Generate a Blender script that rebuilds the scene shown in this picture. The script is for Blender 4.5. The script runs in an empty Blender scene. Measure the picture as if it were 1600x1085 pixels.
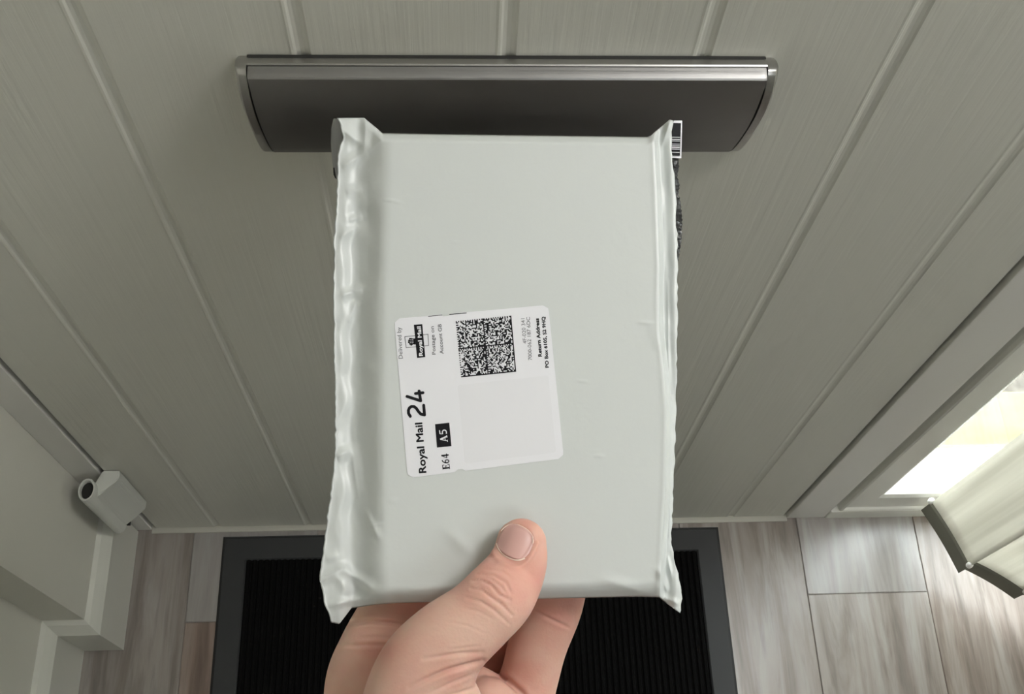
import bpy, bmesh, math, random
import numpy as np
from mathutils import Vector, Matrix, noise
from mathutils.bvhtree import BVHTree

scn = bpy.context.scene
COL = scn.collection

# ------------------------------------------------------------------ camera
CAM = np.array([0.0, -0.43, 1.4517])
YAW, PITCH, ROLL = map(math.radians, (-6.83137, 26.01965, 5.52854))
FPX = 1657.85
def _rz(a): return np.array([[math.cos(a), -math.sin(a), 0], [math.sin(a), math.cos(a), 0], [0, 0, 1]])
def _rx(a): return np.array([[1, 0, 0], [0, math.cos(a), -math.sin(a)], [0, math.sin(a), math.cos(a)]])
ROT = _rz(YAW) @ _rx(PITCH) @ _rz(ROLL)
cam = bpy.data.cameras.new('camera')
cam.sensor_fit = 'HORIZONTAL'; cam.sensor_width = 36.0; cam.lens = FPX / 1600 * 36.0
cam.clip_start = 0.02; cam.clip_end = 60
cam_o = bpy.data.objects.new('camera', cam); COL.objects.link(cam_o)
cam_o.matrix_world = Matrix.Translation(Vector(CAM)) @ Matrix([list(r) for r in ROT]).to_4x4()
scn.camera = cam_o

# ------------------------------------------------------------------ world, lamps, exposure
w = bpy.data.worlds.new('sky'); scn.world = w; w.use_nodes = True
bg = w.node_tree.nodes['Background']; bg.inputs[0].default_value = (0.93, 0.97, 1.0, 1); bg.inputs[1].default_value = 16.0
scn.view_settings.view_transform = 'Standard'; scn.view_settings.look = 'None'
scn.view_settings.exposure = 0.0; scn.view_settings.gamma = 1.0; scn.view_settings.use_curve_mapping = False
def area(name, loc, target, sx, sy, power, col):
    l = bpy.data.lights.new(name, 'AREA'); l.shape = 'RECTANGLE'; l.size = sx; l.size_y = sy; l.energy = power; l.color = col
    o = bpy.data.objects.new(name, l); COL.objects.link(o); o.location = loc
    o.rotation_euler = (Vector(target) - Vector(loc)).to_track_quat('-Z', 'Y').to_euler(); return o
area('overhead_light', (0.66, -0.15, 1.98), (0.2, -0.2, 0.6), 0.34, 0.30, 9.4, (1.0, 0.985, 0.965))  # unseen overhead lamp, set low to favour the package over the floor
area('hall_fill_light', (0.75, -1.45, 2.3), (0.0, -0.1, 0.9), 0.8, 0.8, 8.0, (0.94, 0.98, 1.0))  # unseen fill lamp added to lift door and left wall; no window here

# ------------------------------------------------------------------ helpers
def tag(o, label=None, cat=None, group=None, kind=None):
    if label: o['label'] = label
    if cat: o['category'] = cat
    if group: o['group'] = group
    if kind: o['kind'] = kind
    return o
def link(name, me, mat=None, parent=None, smooth=False):
    o = bpy.data.objects.new(name, me); COL.objects.link(o)
    if mat: me.materials.append(mat)
    if smooth: me.polygons.foreach_set('use_smooth', [True] * len(me.polygons))
    if parent:
        o.parent = parent
        o.matrix_parent_inverse = parent.matrix_world.inverted()
    return o
def empty(name, loc):
    o = bpy.data.objects.new(name, None); COL.objects.link(o); o.location = loc; o.empty_display_size = 0.02
    o.matrix_world = Matrix.Translation(Vector(loc)); return o
def mesh(name, verts, faces):
    me = bpy.data.meshes.new(name); me.from_pydata([tuple(v) for v in verts], [], faces); me.update(); return me
def bm_obj(name, bm, mat, parent=None, smooth=False):
    bmesh.ops.recalc_face_normals(bm, faces=bm.faces)
    me = bpy.data.meshes.new(name); bm.to_mesh(me); bm.free(); return link(name, me, mat, parent, smooth)
def box(bm, x0, x1, y0, y1, z0, z1, bev=0.0, seg=2):
    r = bmesh.ops.create_cube(bm, size=1.0)
    for v in r['verts']:
        v.co = Vector(((x0 + x1) / 2 + v.co.x * (x1 - x0), (y0 + y1) / 2 + v.co.y * (y1 - y0), (z0 + z1) / 2 + v.co.z * (z1 - z0)))
    if bev > 0:
        es = list({e for v in r['verts'] for e in v.link_edges})
        bmesh.ops.bevel(bm, geom=es, offset=bev, segments=seg, affect='EDGES', profile=0.6)
def boxo(name, dims, mat, parent=None, bev=0.0, kind=None):
    bm = bmesh.new(); box(bm, *dims, bev=bev); o = bm_obj(name, bm, mat, parent)
    if kind: o['kind'] = kind
    return o
def extrude_profile(name, prof, a0, a1, axis, mat, parent=None, smooth=False):
    """closed 2-D profile swept along an axis: 'x' -> (y,z) profile, 'y' -> (x,z), 'z' -> (x,y)"""
    def P(p, a):
        return {'x': (a, p[0], p[1]), 'y': (p[0], a, p[1]), 'z': (p[0], p[1], a)}[axis]
    n = len(prof); V = [P(p, a0) for p in prof] + [P(p, a1) for p in prof]
    F = [(i, (i + 1) % n, n + (i + 1) % n, n + i) for i in range(n)]
    F += [tuple(range(n - 1, -1, -1)), tuple(range(n, 2 * n))]
    me = mesh(name, V, F); bm = bmesh.new(); bm.from_mesh(me); bpy.data.meshes.remove(me)
    return bm_obj(name, bm, mat, parent, smooth)

# ------------------------------------------------------------------ materials
def mat(name, col, rough=0.5, metal=0.0, **kw):
    m = bpy.data.materials.new(name); m.use_nodes = True
    b = m.node_tree.nodes['Principled BSDF']
    b.inputs['Base Color'].default_value = (*col, 1); b.inputs['Roughness'].default_value = rough; b.inputs['Metallic'].default_value = metal
    for k, v in kw.items(): b.inputs[k.replace('_', ' ')].default_value = v
    return m
class NT:
    def __init__(s, m): s.m = m; s.t = m.node_tree; s.b = s.t.nodes['Principled BSDF']
    def n(s, typ, **kw):
        nd = s.t.nodes.new(typ)
        for k, v in kw.items():
            if isinstance(k, str) and hasattr(nd, k): setattr(nd, k, v)
        return nd
    def l(s, a, b): s.t.links.new(a, b)
    def coords(s, scale, rot=(0, 0, 0)):
        tc = s.n('ShaderNodeTexCoord'); mp = s.n('ShaderNodeMapping'); mp.inputs['Scale'].default_value = scale; mp.inputs['Rotation'].default_value = rot
        s.l(tc.outputs['Object'], mp.inputs['Vector']); return mp.outputs['Vector']
    def noise(s, vec, scale=1, detail=3, rough=0.5, dist=0.0):
        nd = s.n('ShaderNodeTexNoise'); nd.inputs['Scale'].default_value = scale; nd.inputs['Detail'].default_value = detail
        nd.inputs['Roughness'].default_value = rough; nd.inputs['Distortion'].default_value = dist
        if vec is not None: s.l(vec, nd.inputs['Vector'])
        return nd.outputs['Fac']
    def ramp(s, fac, stops):
        r = s.n('ShaderNodeValToRGB'); e = r.color_ramp.elements
        while len(e) < len(stops): e.new(0.5)
        for i, (p, c) in enumerate(stops): e[i].position = p; e[i].color = (*c, 1) if len(c) == 3 else c
        s.l(fac, r.inputs['Fac']); return r.outputs['Color']
    def bump(s, h, strength, dist, prev=None):
        b = s.n('ShaderNodeBump'); b.inputs['Strength'].default_value = strength; b.inputs['Distance'].default_value = dist
        s.l(h, b.inputs['Height'])
        if prev is not None: s.l(prev, b.inputs['Normal'])
        return b.outputs['Normal']
    def mixc(s, fac, a, b, mode='MIX'):
        m = s.n('ShaderNodeMix'); m.data_type = 'RGBA'; m.blend_type = mode
        for sock, v in ((m.inputs['Factor'], fac), (m.inputs['A'], a), (m.inputs['B'], b)):
            pass
        ins = [i for i in m.inputs if i.enabled]
        for sock, v in zip(ins, (fac, a, b)):
            if hasattr(v, 'links') or hasattr(v, 'is_linked'): s.l(v, sock)
            elif isinstance(v, (int, float)): sock.default_value = v
            else: sock.default_value = (*v, 1)
        return [o for o in m.outputs if o.enabled][0]

def paint(name, col, grain=True):
    m = mat(name, col, 0.42); t = NT(m)
    n1 = t.noise(t.coords((210, 60, 5.5)), 1, 4, 0.6, 0.35)
    n2 = t.noise(t.coords((60, 30, 2.0)), 1, 2, 0.5, 0.8)
    if grain:
        b = t.bump(n1, 0.36, 0.0010); b = t.bump(n2, 0.25, 0.002, b)
        t.l(b, t.b.inputs['Normal'])
    return m
M_door = paint('door_paint', (0.66, 0.655, 0.59))
M_upvc = mat('white_upvc', (0.80, 0.795, 0.74), 0.3)
M_frame = mat('white_frame', (0.76, 0.75, 0.71), 0.35)
M_wall = mat('emulsion_wall', (0.70, 0.69, 0.62), 0.75)
t = NT(M_wall); t.l(t.bump(t.noise(t.coords((350, 350, 350)), 1, 2), 0.15, 0.0005), t.b.inputs['Normal'])
M_skirt = mat('skirting_gloss', (0.66, 0.66, 0.60), 0.32)
M_gap = mat('gap_black', (0.02, 0.02, 0.018), 0.7)  # black for gaps, hinge hole and slot: their shade put into colour
M_thr = mat('threshold_strip', (0.50, 0.49, 0.43), 0.4)
M_hinge = mat('hinge_plastic', (0.66, 0.67, 0.62), 0.35)
M_ceil = mat('ceiling_paint', (0.75, 0.74, 0.70), 0.8)

def steel(name, base=(0.36, 0.355, 0.35), rough=0.3):
    m = mat(name, base, rough, 1.0); t = NT(m)
    n = t.noise(t.coords((6, 900, 900)), 1, 3, 0.6)
    t.l(t.bump(n, 0.25, 0.0003), t.b.inputs['Normal'])
    r = t.n('ShaderNodeMapRange'); r.inputs['To Min'].default_value = rough - 0.06; r.inputs['To Max'].default_value = rough + 0.1
    t.l(t.noise(t.coords((12, 40, 40)), 1, 3), r.inputs['Value']); t.l(r.outputs['Result'], t.b.inputs['Roughness'])
    return m
M_steel = steel('brushed_steel', (0.33, 0.325, 0.32), 0.40); M_steel2 = steel('brushed_steel_frame', (0.46, 0.455, 0.44), 0.34)

# wood-look floor: streaks along y, tone attribute per plank
M_floor = mat('plank_floor', (0.4, 0.35, 0.3), 0.30); t = NT(M_floor); t.b.inputs['Specular IOR Level'].default_value = 0.7
at = t.n('ShaderNodeAttribute'); at.attribute_name = 'tone'; at.attribute_type = 'GEOMETRY'
sep = t.n('ShaderNodeSeparateColor'); t.l(at.outputs['Color'], sep.inputs['Color'])
tc = t.n('ShaderNodeTexCoord'); vm = t.n('ShaderNodeVectorMath'); vm.operation = 'MULTIPLY'; vm.inputs[1].default_value = (34, 3.2, 1)
t.l(tc.outputs['Object'], vm.inputs[0]); va = t.n('ShaderNodeVectorMath'); va.operation = 'ADD'; t.l(vm.outputs[0], va.inputs[0])
cx = t.n('ShaderNodeCombineXYZ'); mu = t.n('ShaderNodeMath'); mu.operation = 'MULTIPLY'; mu.inputs[1].default_value = 37.0
t.l(sep.outputs[0], mu.inputs[0]); t.l(mu.outputs[0], cx.inputs[2]); t.l(mu.outputs[0], cx.inputs[1]); t.l(cx.outputs[0], va.inputs[1])
f1 = t.noise(va.outputs[0], 1.0, 5, 0.6, 0.6)
c1 = t.ramp(f1, [(0.24, (0.11, 0.085, 0.07)), (0.40, (0.21, 0.175, 0.15)), (0.52, (0.31, 0.275, 0.245)), (0.66, (0.38, 0.36, 0.34)), (0.82, (0.26, 0.21, 0.185))])
f2 = t.noise(va.outputs[0], 3.4, 4, 0.6, 0.3)
c2 = t.ramp(f2, [(0.32, (0.50, 0.47, 0.45)), (0.5, (1, 1, 1)), (1.0, (1.05, 1.03, 1.0))])
c3 = t.mixc(0.55, c1, c2, 'MULTIPLY')
c4 = t.mixc(sep.outputs[1], c3, (0.34, 0.335, 0.33), 'MIX')
cw = t.mixc(sep.outputs[2], c4, (0.72, 0.55, 0.47), 'MULTIPLY')
t.l(cw, t.b.inputs['Base Color']); t.l(t.bump(f2, 0.12, 0.0006), t.b.inputs['Normal'])

M_rubber = mat('mat_rubber', (0.030, 0.032, 0.033), 0.6)
M_pile = mat('mat_pile', (0.005, 0.005, 0.005), 0.95, Specular_IOR_Level=0.1)
M_groove = mat('floor_groove', (0.06, 0.05, 0.045), 0.8)

M_poly = mat('grey_polythene', (0.60, 0.625, 0.61), 0.36, Coat_Weight=0.0); t = NT(M_poly)
t.b.inputs['Specular IOR Level'].default_value = 0.45
b_ = t.bump(t.noise(t.coords((70, 70, 70)), 1, 4, 0.55, 0.3), 0.18, 0.0012)
b_ = t.bump(t.noise(t.coords((420, 60, 60)), 1, 2, 0.5), 0.05, 0.0004, b_)
t.l(b_, t.b.inputs['Normal'])
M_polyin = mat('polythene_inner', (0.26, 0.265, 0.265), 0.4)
M_polyblk = mat('polythene_black', (0.02, 0.02, 0.02), 0.28)
M_lab = mat('label_paper', (0.76, 0.76, 0.79), 0.5)
M_lab2 = mat('label_panel', (0.735, 0.735, 0.76), 0.52)
M_ink = mat('black_ink', (0.010, 0.010, 0.012), 0.6, Specular_IOR_Level=0.15)
M_ink2 = mat('thin_grey_ink', (0.13, 0.13, 0.14), 0.5)

M_skin = mat('skin', (0.72, 0.46, 0.36), 0.56); t = NT(M_skin)
t.b.inputs['Subsurface Weight'].default_value = 0.35; t.b.inputs['Subsurface Radius'].default_value = (1.0, 0.35, 0.2); t.b.inputs['Subsurface Scale'].default_value = 0.004
t.b.inputs['Specular IOR Level'].default_value = 0.22
sk = t.ramp(t.noise(t.coords((55, 55, 55)), 1, 3, 0.5), [(0.32, (0.71, 0.475, 0.38)), (0.5, (0.70, 0.435, 0.35)), (0.72, (0.66, 0.36, 0.30))])
vc = t.n('ShaderNodeAttribute'); vc.attribute_name = 'redness'; vc.attribute_type = 'GEOMETRY'
t.l(t.mixc(vc.outputs['Fac'], sk, (0.56, 0.24, 0.19)), t.b.inputs['Base Color'])
vo = t.n('ShaderNodeTexVoronoi'); vo.inputs['Scale'].default_value = 1.0; t.l(t.coords((900, 900, 900)), vo.inputs['Vector'])
b_ = t.bump(vo.outputs['Distance'], 0.10, 0.0003); b_ = t.bump(t.noise(t.coords((350, 350, 350)), 1, 4, 0.6), 0.22, 0.0006, b_)
t.l(b_, t.b.inputs['Normal'])
M_nail = mat('nail', (0.60, 0.355, 0.315), 0.36)
M_cut = mat('nail_rim', (0.80, 0.62, 0.52), 0.5)

def fabric():
    m = bpy.data.materials.new('blind_fabric'); m.use_nodes = True; t = m.node_tree; t.nodes.clear()
    out = t.nodes.new('ShaderNodeOutputMaterial'); mx = t.nodes.new('ShaderNodeMixShader'); d = t.nodes.new('ShaderNodeBsdfDiffuse'); tr = t.nodes.new('ShaderNodeBsdfTranslucent')
    tc = t.nodes.new('ShaderNodeTexCoord'); mp = t.nodes.new('ShaderNodeMapping'); mp.inputs['Scale'].default_value = (90, 90, 1.5); n = t.nodes.new('ShaderNodeTexNoise'); n.inputs['Scale'].default_value = 1; n.inputs['Detail'].default_value = 2
    r = t.nodes.new('ShaderNodeValToRGB'); r.color_ramp.elements[0].position = .35; r.color_ramp.elements[0].color = (.62, .60, .54, 1); r.color_ramp.elements[1].position = .65; r.color_ramp.elements[1].color = (.74, .72, .66, 1)
    t.links.new(tc.outputs['Object'], mp.inputs[0]); t.links.new(mp.outputs[0], n.inputs['Vector']); t.links.new(n.outputs['Fac'], r.inputs[0])
    t.links.new(r.outputs[0], d.inputs[0]); t.links.new(r.outputs[0], tr.inputs[0]); mx.inputs[0].default_value = 0.45
    t.links.new(d.outputs[0], mx.inputs[1]); t.links.new(tr.outputs[0], mx.inputs[2]); t.links.new(mx.outputs[0], out.inputs[0]); return m
M_fab = fabric()
M_pocket = mat('slat_weight_pocket', (0.17, 0.165, 0.13), 0.8)  # darkened colour stands for backlight that the weight blocks
M_chain = mat('white_bead_chain', (0.85, 0.84, 0.80), 0.3)
def glassm():
    m = bpy.data.materials.new('window_glass'); m.use_nodes = True; t = m.node_tree; t.nodes.clear()
    out = t.nodes.new('ShaderNodeOutputMaterial'); mx = t.nodes.new('ShaderNodeMixShader'); a = t.nodes.new('ShaderNodeBsdfTransparent'); g = t.nodes.new('ShaderNodeBsdfGlossy'); g.inputs['Roughness'].default_value = 0.01
    a.inputs[0].default_value = (.96, .98, .97, 1); f = t.nodes.new('ShaderNodeMath'); f.operation = 'MULTIPLY_ADD'; f.inputs[1].default_value = 0.8; f.inputs[2].default_value = 0.04
    ge = t.nodes.new('ShaderNodeNewGeometry'); dp = t.nodes.new('ShaderNodeVectorMath'); dp.operation = 'DOT_PRODUCT'; t.links.new(ge.outputs['Incoming'], dp.inputs[0]); t.links.new(ge.outputs['Normal'], dp.inputs[1])
    ab = t.nodes.new('ShaderNodeMath'); ab.operation = 'ABSOLUTE'; t.links.new(dp.outputs['Value'], ab.inputs[0]); sb = t.nodes.new('ShaderNodeMath'); sb.operation = 'SUBTRACT'; sb.inputs[0].default_value = 1.0; t.links.new(ab.outputs[0], sb.inputs[1])
    pw = t.nodes.new('ShaderNodeMath'); pw.operation = 'POWER'; pw.inputs[1].default_value = 5.0; t.links.new(sb.outputs[0], pw.inputs[0]); t.links.new(pw.outputs[0], f.inputs[0])
    t.links.new(f.outputs[0], mx.inputs[0]); t.links.new(a.outputs[0], mx.inputs[1]); t.links.new(g.outputs[0], mx.inputs[2]); t.links.new(mx.outputs[0], out.inputs[0]); return m
M_glass = glassm()
M_sill = mat('white_sill', (0.85, 0.86, 0.87), 0.4)
M_pave = mat('cream_paving', (0.36, 0.33, 0.22), 0.8); t = NT(M_pave)
t.l(t.ramp(t.noise(t.coords((3, 14, 3)), 1, 4), [(0.35, (0.17, 0.16, 0.09)), (0.65, (0.14, 0.12, 0.045))]), t.b.inputs['Base Color'])
M_grav = mat('brown_gravel', (0.26, 0.22, 0.18), 0.9); t = NT(M_grav)
t.l(t.ramp(t.noise(t.coords((40, 40, 40)), 1, 4), [(0.35, (0.035, 0.03, 0.025)), (0.65, (0.10, 0.09, 0.075))]), t.b.inputs['Base Color'])

# ------------------------------------------------------------------ room shell
RX, BY, CZ = 2.2, -4.6, 2.4
# floor planks: one mesh, 169.5 mm boards with micro grooves
def floor():
    V, F, tone = [], [], []
    def quad(x0, x1, y0, y1, z, tn, bev=0.0012):
        b = len(V)
        V.extend([(x0, y0, z - bev * 1.3), (x1, y0, z - bev * 1.3), (x1, y1, z - bev * 1.3), (x0, y1, z - bev * 1.3),
                  (x0 + bev, y0 + bev, z), (x1 - bev, y0 + bev, z), (x1 - bev, y1 - bev, z), (x0 + bev, y1 - bev, z)])
        for f in ((4, 5, 6, 7), (0, 1, 5, 4), (1, 2, 6, 5), (2, 3, 7, 6), (3, 0, 4, 7)):
            F.append(tuple(b + i for i in f)); tone.append(tn)
    rnd = random.Random(5)
    W = 0.1695
    for k in range(-8, 12):
        x0 = 0.4815 + k * W; x1 = x0 + W
        if x0 > RX or x1 < -0.75: continue
        first = {0: -0.112, -5: -0.130, 1: -0.62, -1: -0.50, -6: -0.62}.get(k, -rnd.uniform(0.2, 1.0))
        cuts = [0.05, first]
        while cuts[-1] > BY: cuts.append(cuts[-1] - 0.62)
        cuts[-1] = BY - 0.05
        for j in range(len(cuts) - 1):
            tn = (rnd.random(), rnd.uniform(0.05, 0.3), rnd.uniform(0.0, 0.35), 1)
            if (k, j) == (0, 0): tn = (0.31, 0.38, 0.0, 1)
            if (k, j) == (0, 1): tn = (0.62, 0.12, 0.10, 1)
            if (k, j) == (-5, 0): tn = (0.9, 0.55, 0.0, 1)
            if (k, j) == (-5, 1): tn = (0.4, 0.1, 0.75, 1)
            if (k, j) == (1, 0): tn = (0.77, 0.0, 0.22, 1)
            if (k, j) == (-1, 0): tn = (0.15, 0.12, 0.12, 1)
            if (k, j) == (-6, 0): tn = (0.5, 0.25, 0.10, 1)
            quad(x0, x1, cuts[j + 1], cuts[j], 0.0, tn)
    b = len(V)
    V.extend([(-0.8, BY - 0.05, -0.02), (RX + 0.1, BY - 0.05, -0.02), (RX + 0.1, 0.05, -0.02), (-0.8, 0.05, -0.02)]); F.append((b, b + 1, b + 2, b + 3)); tone.append((0, 0, 1, 1))
    me = mesh('floor', V, F)
    a = me.color_attributes.new('tone', 'FLOAT_COLOR', 'CORNER')
    buf = []
    for p in me.polygons:
        for _ in p.loop_indices: buf.extend(tone[p.index])
    a.data.foreach_set('color', buf)
    tag(link('floor', me, M_floor), 'grey and brown wood-look plank floor', kind='structure')
floor()
# left wall with an outward jog at y = -0.15
boxo('wall_left', (-0.60, -0.458, -0.148, 0.10, -0.03, CZ), M_wall, kind='structure')
boxo('wall_left_far', (-0.66, -0.509, BY, -0.148, -0.03, CZ), M_wall, kind='structure')['label'] = 'set-back stretch of the left wall nearer the viewer'
# skirting: near the door, its return on the jog, the set-back stretch
def skirt_run(name, path, h=0.118, th=0.016):
    """skirting board with chamfered top following a polyline of its front foot, wall on the left of travel"""
    pts = [Vector((p[0], p[1], 0)) for p in path]; n = len(pts); rings = []
    prof = [(0, 0), (0, h - 0.016), (0.004, h - 0.010), (0.010, h - 0.002), (th, h), (th, 0)]
    for i, p in enumerate(pts):
        ds = []
        if i > 0: ds.append((pts[i] - pts[i - 1]).normalized())
        if i < n - 1: ds.append((pts[i + 1] - pts[i]).normalized())
        nr = [Vector((-d.y, d.x, 0)) for d in ds]
        m = nr[0] if len(nr) == 1 else (nr[0] + nr[1]) / (1 + nr[0].dot(nr[1]))
        rings.append([p + m * a + Vector((0, 0, z)) for a, z in prof])
    k = len(prof); V = [v for r in rings for v in r]; F = []
    for i in range(n - 1):
        for j in range(k):
            F.append((i * k + j, i * k + (j + 1) % k, (i + 1) * k + (j + 1) % k, (i + 1) * k + j))
    F.append(tuple(range(k))); F.append(tuple(range((n - 1) * k, n * k)))
    me = mesh(name, V, F); bm = bmesh.new(); bm.from_mesh(me)
    o = bm_obj(name, bm, M_skirt); o['kind'] = 'structure'; return o
skirt_run('baseboard_left', [(-0.493, BY), (-0.493, -0.164), (-0.442, -0.164), (-0.442, -0.004)])
boxo('wall_back', (-0.7, RX + 0.1, BY - 0.1, BY, -0.03, CZ), M_wall, kind='structure')
boxo('wall_right', (RX, RX + 0.1, BY, 0.07, -0.03, CZ), M_wall, kind='structure')
boxo('ceiling', (-0.7, RX + 0.1, BY, 0.1, CZ, CZ + 0.08), M_ceil, kind='structure')
boxo('wall_front', (-0.60, RX + 0.1, 0.0, 0.1, 2.06, CZ), M_wall, kind='structure')
boxo('wall_front_side', (1.13, RX + 0.1, 0.0, 0.1, -0.03, 2.06), M_wall, kind='structure')['label'] = 'wall beyond the glazed side panel'

# door frame members
boxo('trim_1', (-0.458, -0.4235, -0.002, 0.07, -0.002, 2.06), M_frame, bev=0.0012, kind='structure')
boxo('trim_2', (0.468, 0.5225, -0.003, 0.07, 0.0, 2.06), M_frame, bev=0.0015, kind='structure')
boxo('trim_3', (-0.4235, 0.468, -0.0075, 0.07, -0.002, 0.002), M_thr, bev=0.001, kind='structure')
boxo('trim_4', (-0.4235, 0.468, 0.022, 0.05, 0.004, 2.06), M_gap, kind='structure')['label'] = 'black backing sheet that darkens the gaps at the door edges'  # added black sheet stands in for shade in the door-edge gaps
boxo('trim_5', (-0.4235, 0.468, 0.0, 0.07, 2.035, 2.06), M_frame, kind='structure')

# ------------------------------------------------------------------ door slab with vertical V grooves
def door():
    x0, x1 = -0.4195, 0.4640
    gx = [-0.3335, -0.2085, -0.0885, 0.0320, 0.1490, 0.2675, 0.3860]
    prof = [(x0, 0.045), (x0, 0.002), (x0 + 0.002, 0.0)]
    hw = 0.0052
    for g in gx:
        # broad cove with a small raised lip on the left
        prof += [(g - hw - 0.0022, 0.0), (g - hw - 0.0008, -0.0004), (g - hw + 0.0006, -0.0002), (g - hw + 0.0020, 0.0010), (g - 0.001, 0.0018),
                 (g + 0.0014, 0.0018), (g + hw - 0.0014, 0.0010), (g + hw, 0.0)]
    prof += [(x1 - 0.002, 0.0), (x1, 0.002), (x1, 0.045)]
    o = extrude_profile('door_1', prof, 0.0035, 2.03, 'z', M_door)
    tag(o, 'pale front door with vertical board grooves and embossed wood grain', kind='structure')
    return o
DOOR = door()

# ------------------------------------------------------------------ letterbox on the door
def letterbox():
    X0, X1 = -0.1265, 0.1930
    ZB = 0.868
    prof = [(-0.0005, 0.9605), (-0.006, 0.9635), (-0.0125, 0.9650), (-0.0165, 0.9615), (-0.0200, 0.9530), (-0.0213, 0.9440), (-0.0210, 0.9320), (-0.0188, 0.9200),
            (-0.0160, 0.9080), (-0.0120, 0.8930), (-0.0075, 0.8800), (-0.0030, 0.8710), (-0.0005, 0.8680)]
    def dense(pr):
        P = [np.array(p) for p in pr]; out = []
        for i in range(len(P) - 1):
            a, b, c, d = P[max(i - 1, 0)], P[i], P[i + 1], P[min(i + 2, len(P) - 1)]
            for u in (0, .25, .5, .75): out.append(tuple(0.5 * (2 * b + (c - a) * u + (2 * a - 5 * b + 4 * c - d) * u * u + (3 * b - a - 3 * c + d) * u ** 3)))
        return out + [tuple(P[-1])]
    prof = dense(prof[:3] + [(-0.0150, 0.9636)] + prof[3:])
    # ends of the plate: rounded-cheek solid ring = body minus the flap opening, built as strips
    fx0, fx1 = X0 + 0.0068, X1 - 0.0068
    bm = bmesh.new()
    def strip(xa, xb, pr, back=0.0, nx=1, bevx=None):
        rows = []
        for i in range(nx + 1):
            x = xa + (xb - xa) * i / nx
            rows.append([bm.verts.new((x, y, z)) for y, z in pr] + [bm.verts.new((x, -0.0002, pr[-1][1])), bm.verts.new((x, -0.0002, pr[0][1]))])
        k = len(rows[0])
        for a, b in zip(rows, rows[1:]):
            for j in range(k): bm.faces.new((a[j], a[(j + 1) % k], b[(j + 1) % k], b[j]))
        bm.faces.new(rows[0]); bm.faces.new(rows[-1][::-1])
    def shrink(pr, s):   # pull profile back towards the door
        return [(y * s, z) for y, z in pr]
    # left cheek (outer edge softened by two shrunken slices)
    for xs, sgn in (((X0, X0 + 0.0009, X0 + 0.0022, fx0), 1), ((X1, X1 - 0.0009, X1 - 0.0022, fx1), -1)):
        sl = [[(y * s, 0.912 + (z - 0.912) * q) for y, z in prof] for s, q in ((0.80, 0.985), (0.93, 0.995), (1.0, 1.0), (1.0, 1.0))]
        rows = [[bm.verts.new((x, y, z)) for y, z in pr] + [bm.verts.new((x, -0.0002, pr[-1][1])), bm.verts.new((x, -0.0002, pr[0][1]))] for x, pr in zip(xs, sl)]
        k = len(rows[0])
        for a, b in zip(rows, rows[1:]):
            for j in range(k): bm.faces.new((a[j], a[(j + 1) % k], b[(j + 1) % k], b[j]))
        bm.faces.new(rows[0]); bm.faces.new(rows[-1][::-1])
    # top bar
    top = [(-0.0005, 0.9605), (-0.006, 0.9635), (-0.0098, 0.9652), (-0.0108, 0.9648), (-0.0108, 0.957), (-0.0005, 0.957)]
    rows = [[bm.verts.new((x, y, z)) for y, z in top] for x in (fx0, fx1)]
    k = len(top)
    for j in range(k): bm.faces.new((rows[0][j], rows[0][(j + 1) % k], rows[1][(j + 1) % k], rows[1][j]))
    fr = bm_obj('letterbox', bm, M_steel2, DOOR); fr.data.polygons.foreach_set('use_smooth', [True] * len(fr.data.polygons)); fr.data.set_sharp_from_angle(angle=math.radians(38)); fr['label'] = 'brushed steel letterbox across the middle of the door'
    # black strip behind the flap, standing in for shade in the gap
    boxo('gap_backing', (fx0 - 0.001, fx1 + 0.001, -0.0126, -0.0004, 0.905, 0.9618), M_gap, fr)
    # flap: same bulge, a crisp bevel along its top
    fl = [(-0.0128, 0.9540), (-0.0165, 0.9505), (-0.0200, 0.9430), (-0.0211, 0.9380), (-0.0207, 0.9300), (-0.0186, 0.9200), (-0.0161, 0.9080), (-0.0121, 0.8930), (-0.0078, 0.8800), (-0.0032, 0.8708), (-0.0008, 0.8684)]
    # the photo shows a flat upper bevel meeting the main face
    fl = [(-0.0128, 0.9636), (-0.0134, 0.9643), (-0.0180, 0.9634), (-0.0190, 0.9626), (-0.0195, 0.9605), (-0.0206, 0.9460), (-0.0203, 0.9320), (-0.0184, 0.9180), (-0.0155, 0.9050), (-0.0120, 0.8925), (-0.0084, 0.8812), (-0.0058, 0.8752), (-0.0045, 0.8722)]
    fl = fl[:2] + dense(fl[2:])
    bm = bmesh.new(); g = 0.0007; rows = []
    xs = [fx0 + g, fx0 + g + 0.0004] + list(np.linspace(fx0 + 0.004, fx1 - 0.004, 24)) + [fx1 - g - 0.0004, fx1 - g]
    for i, x in enumerate(xs):
        e = 0.0005 if i in (0, len(xs) - 1) else 0.0
        rows.append([bm.verts.new((x, y + e, z)) for y, z in fl] + [bm.verts.new((x, y + 0.0022, z)) for y, z in reversed(fl[:-1])])
    k = len(rows[0])
    for a, b in zip(rows, rows[1:]):
        for j in range(k): bm.faces.new((a[j], a[(j + 1) % k], b[(j + 1) % k], b[j]))
    bm.faces.new(rows[0]); bm.faces.new(rows[-1][::-1])
    f = bm_obj('flap', bm, M_steel, fr)
    f.data.polygons.foreach_set('use_smooth', [True] * len(f.data.polygons)); f.data.set_sharp_from_angle(angle=math.radians(32))
letterbox()

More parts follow.
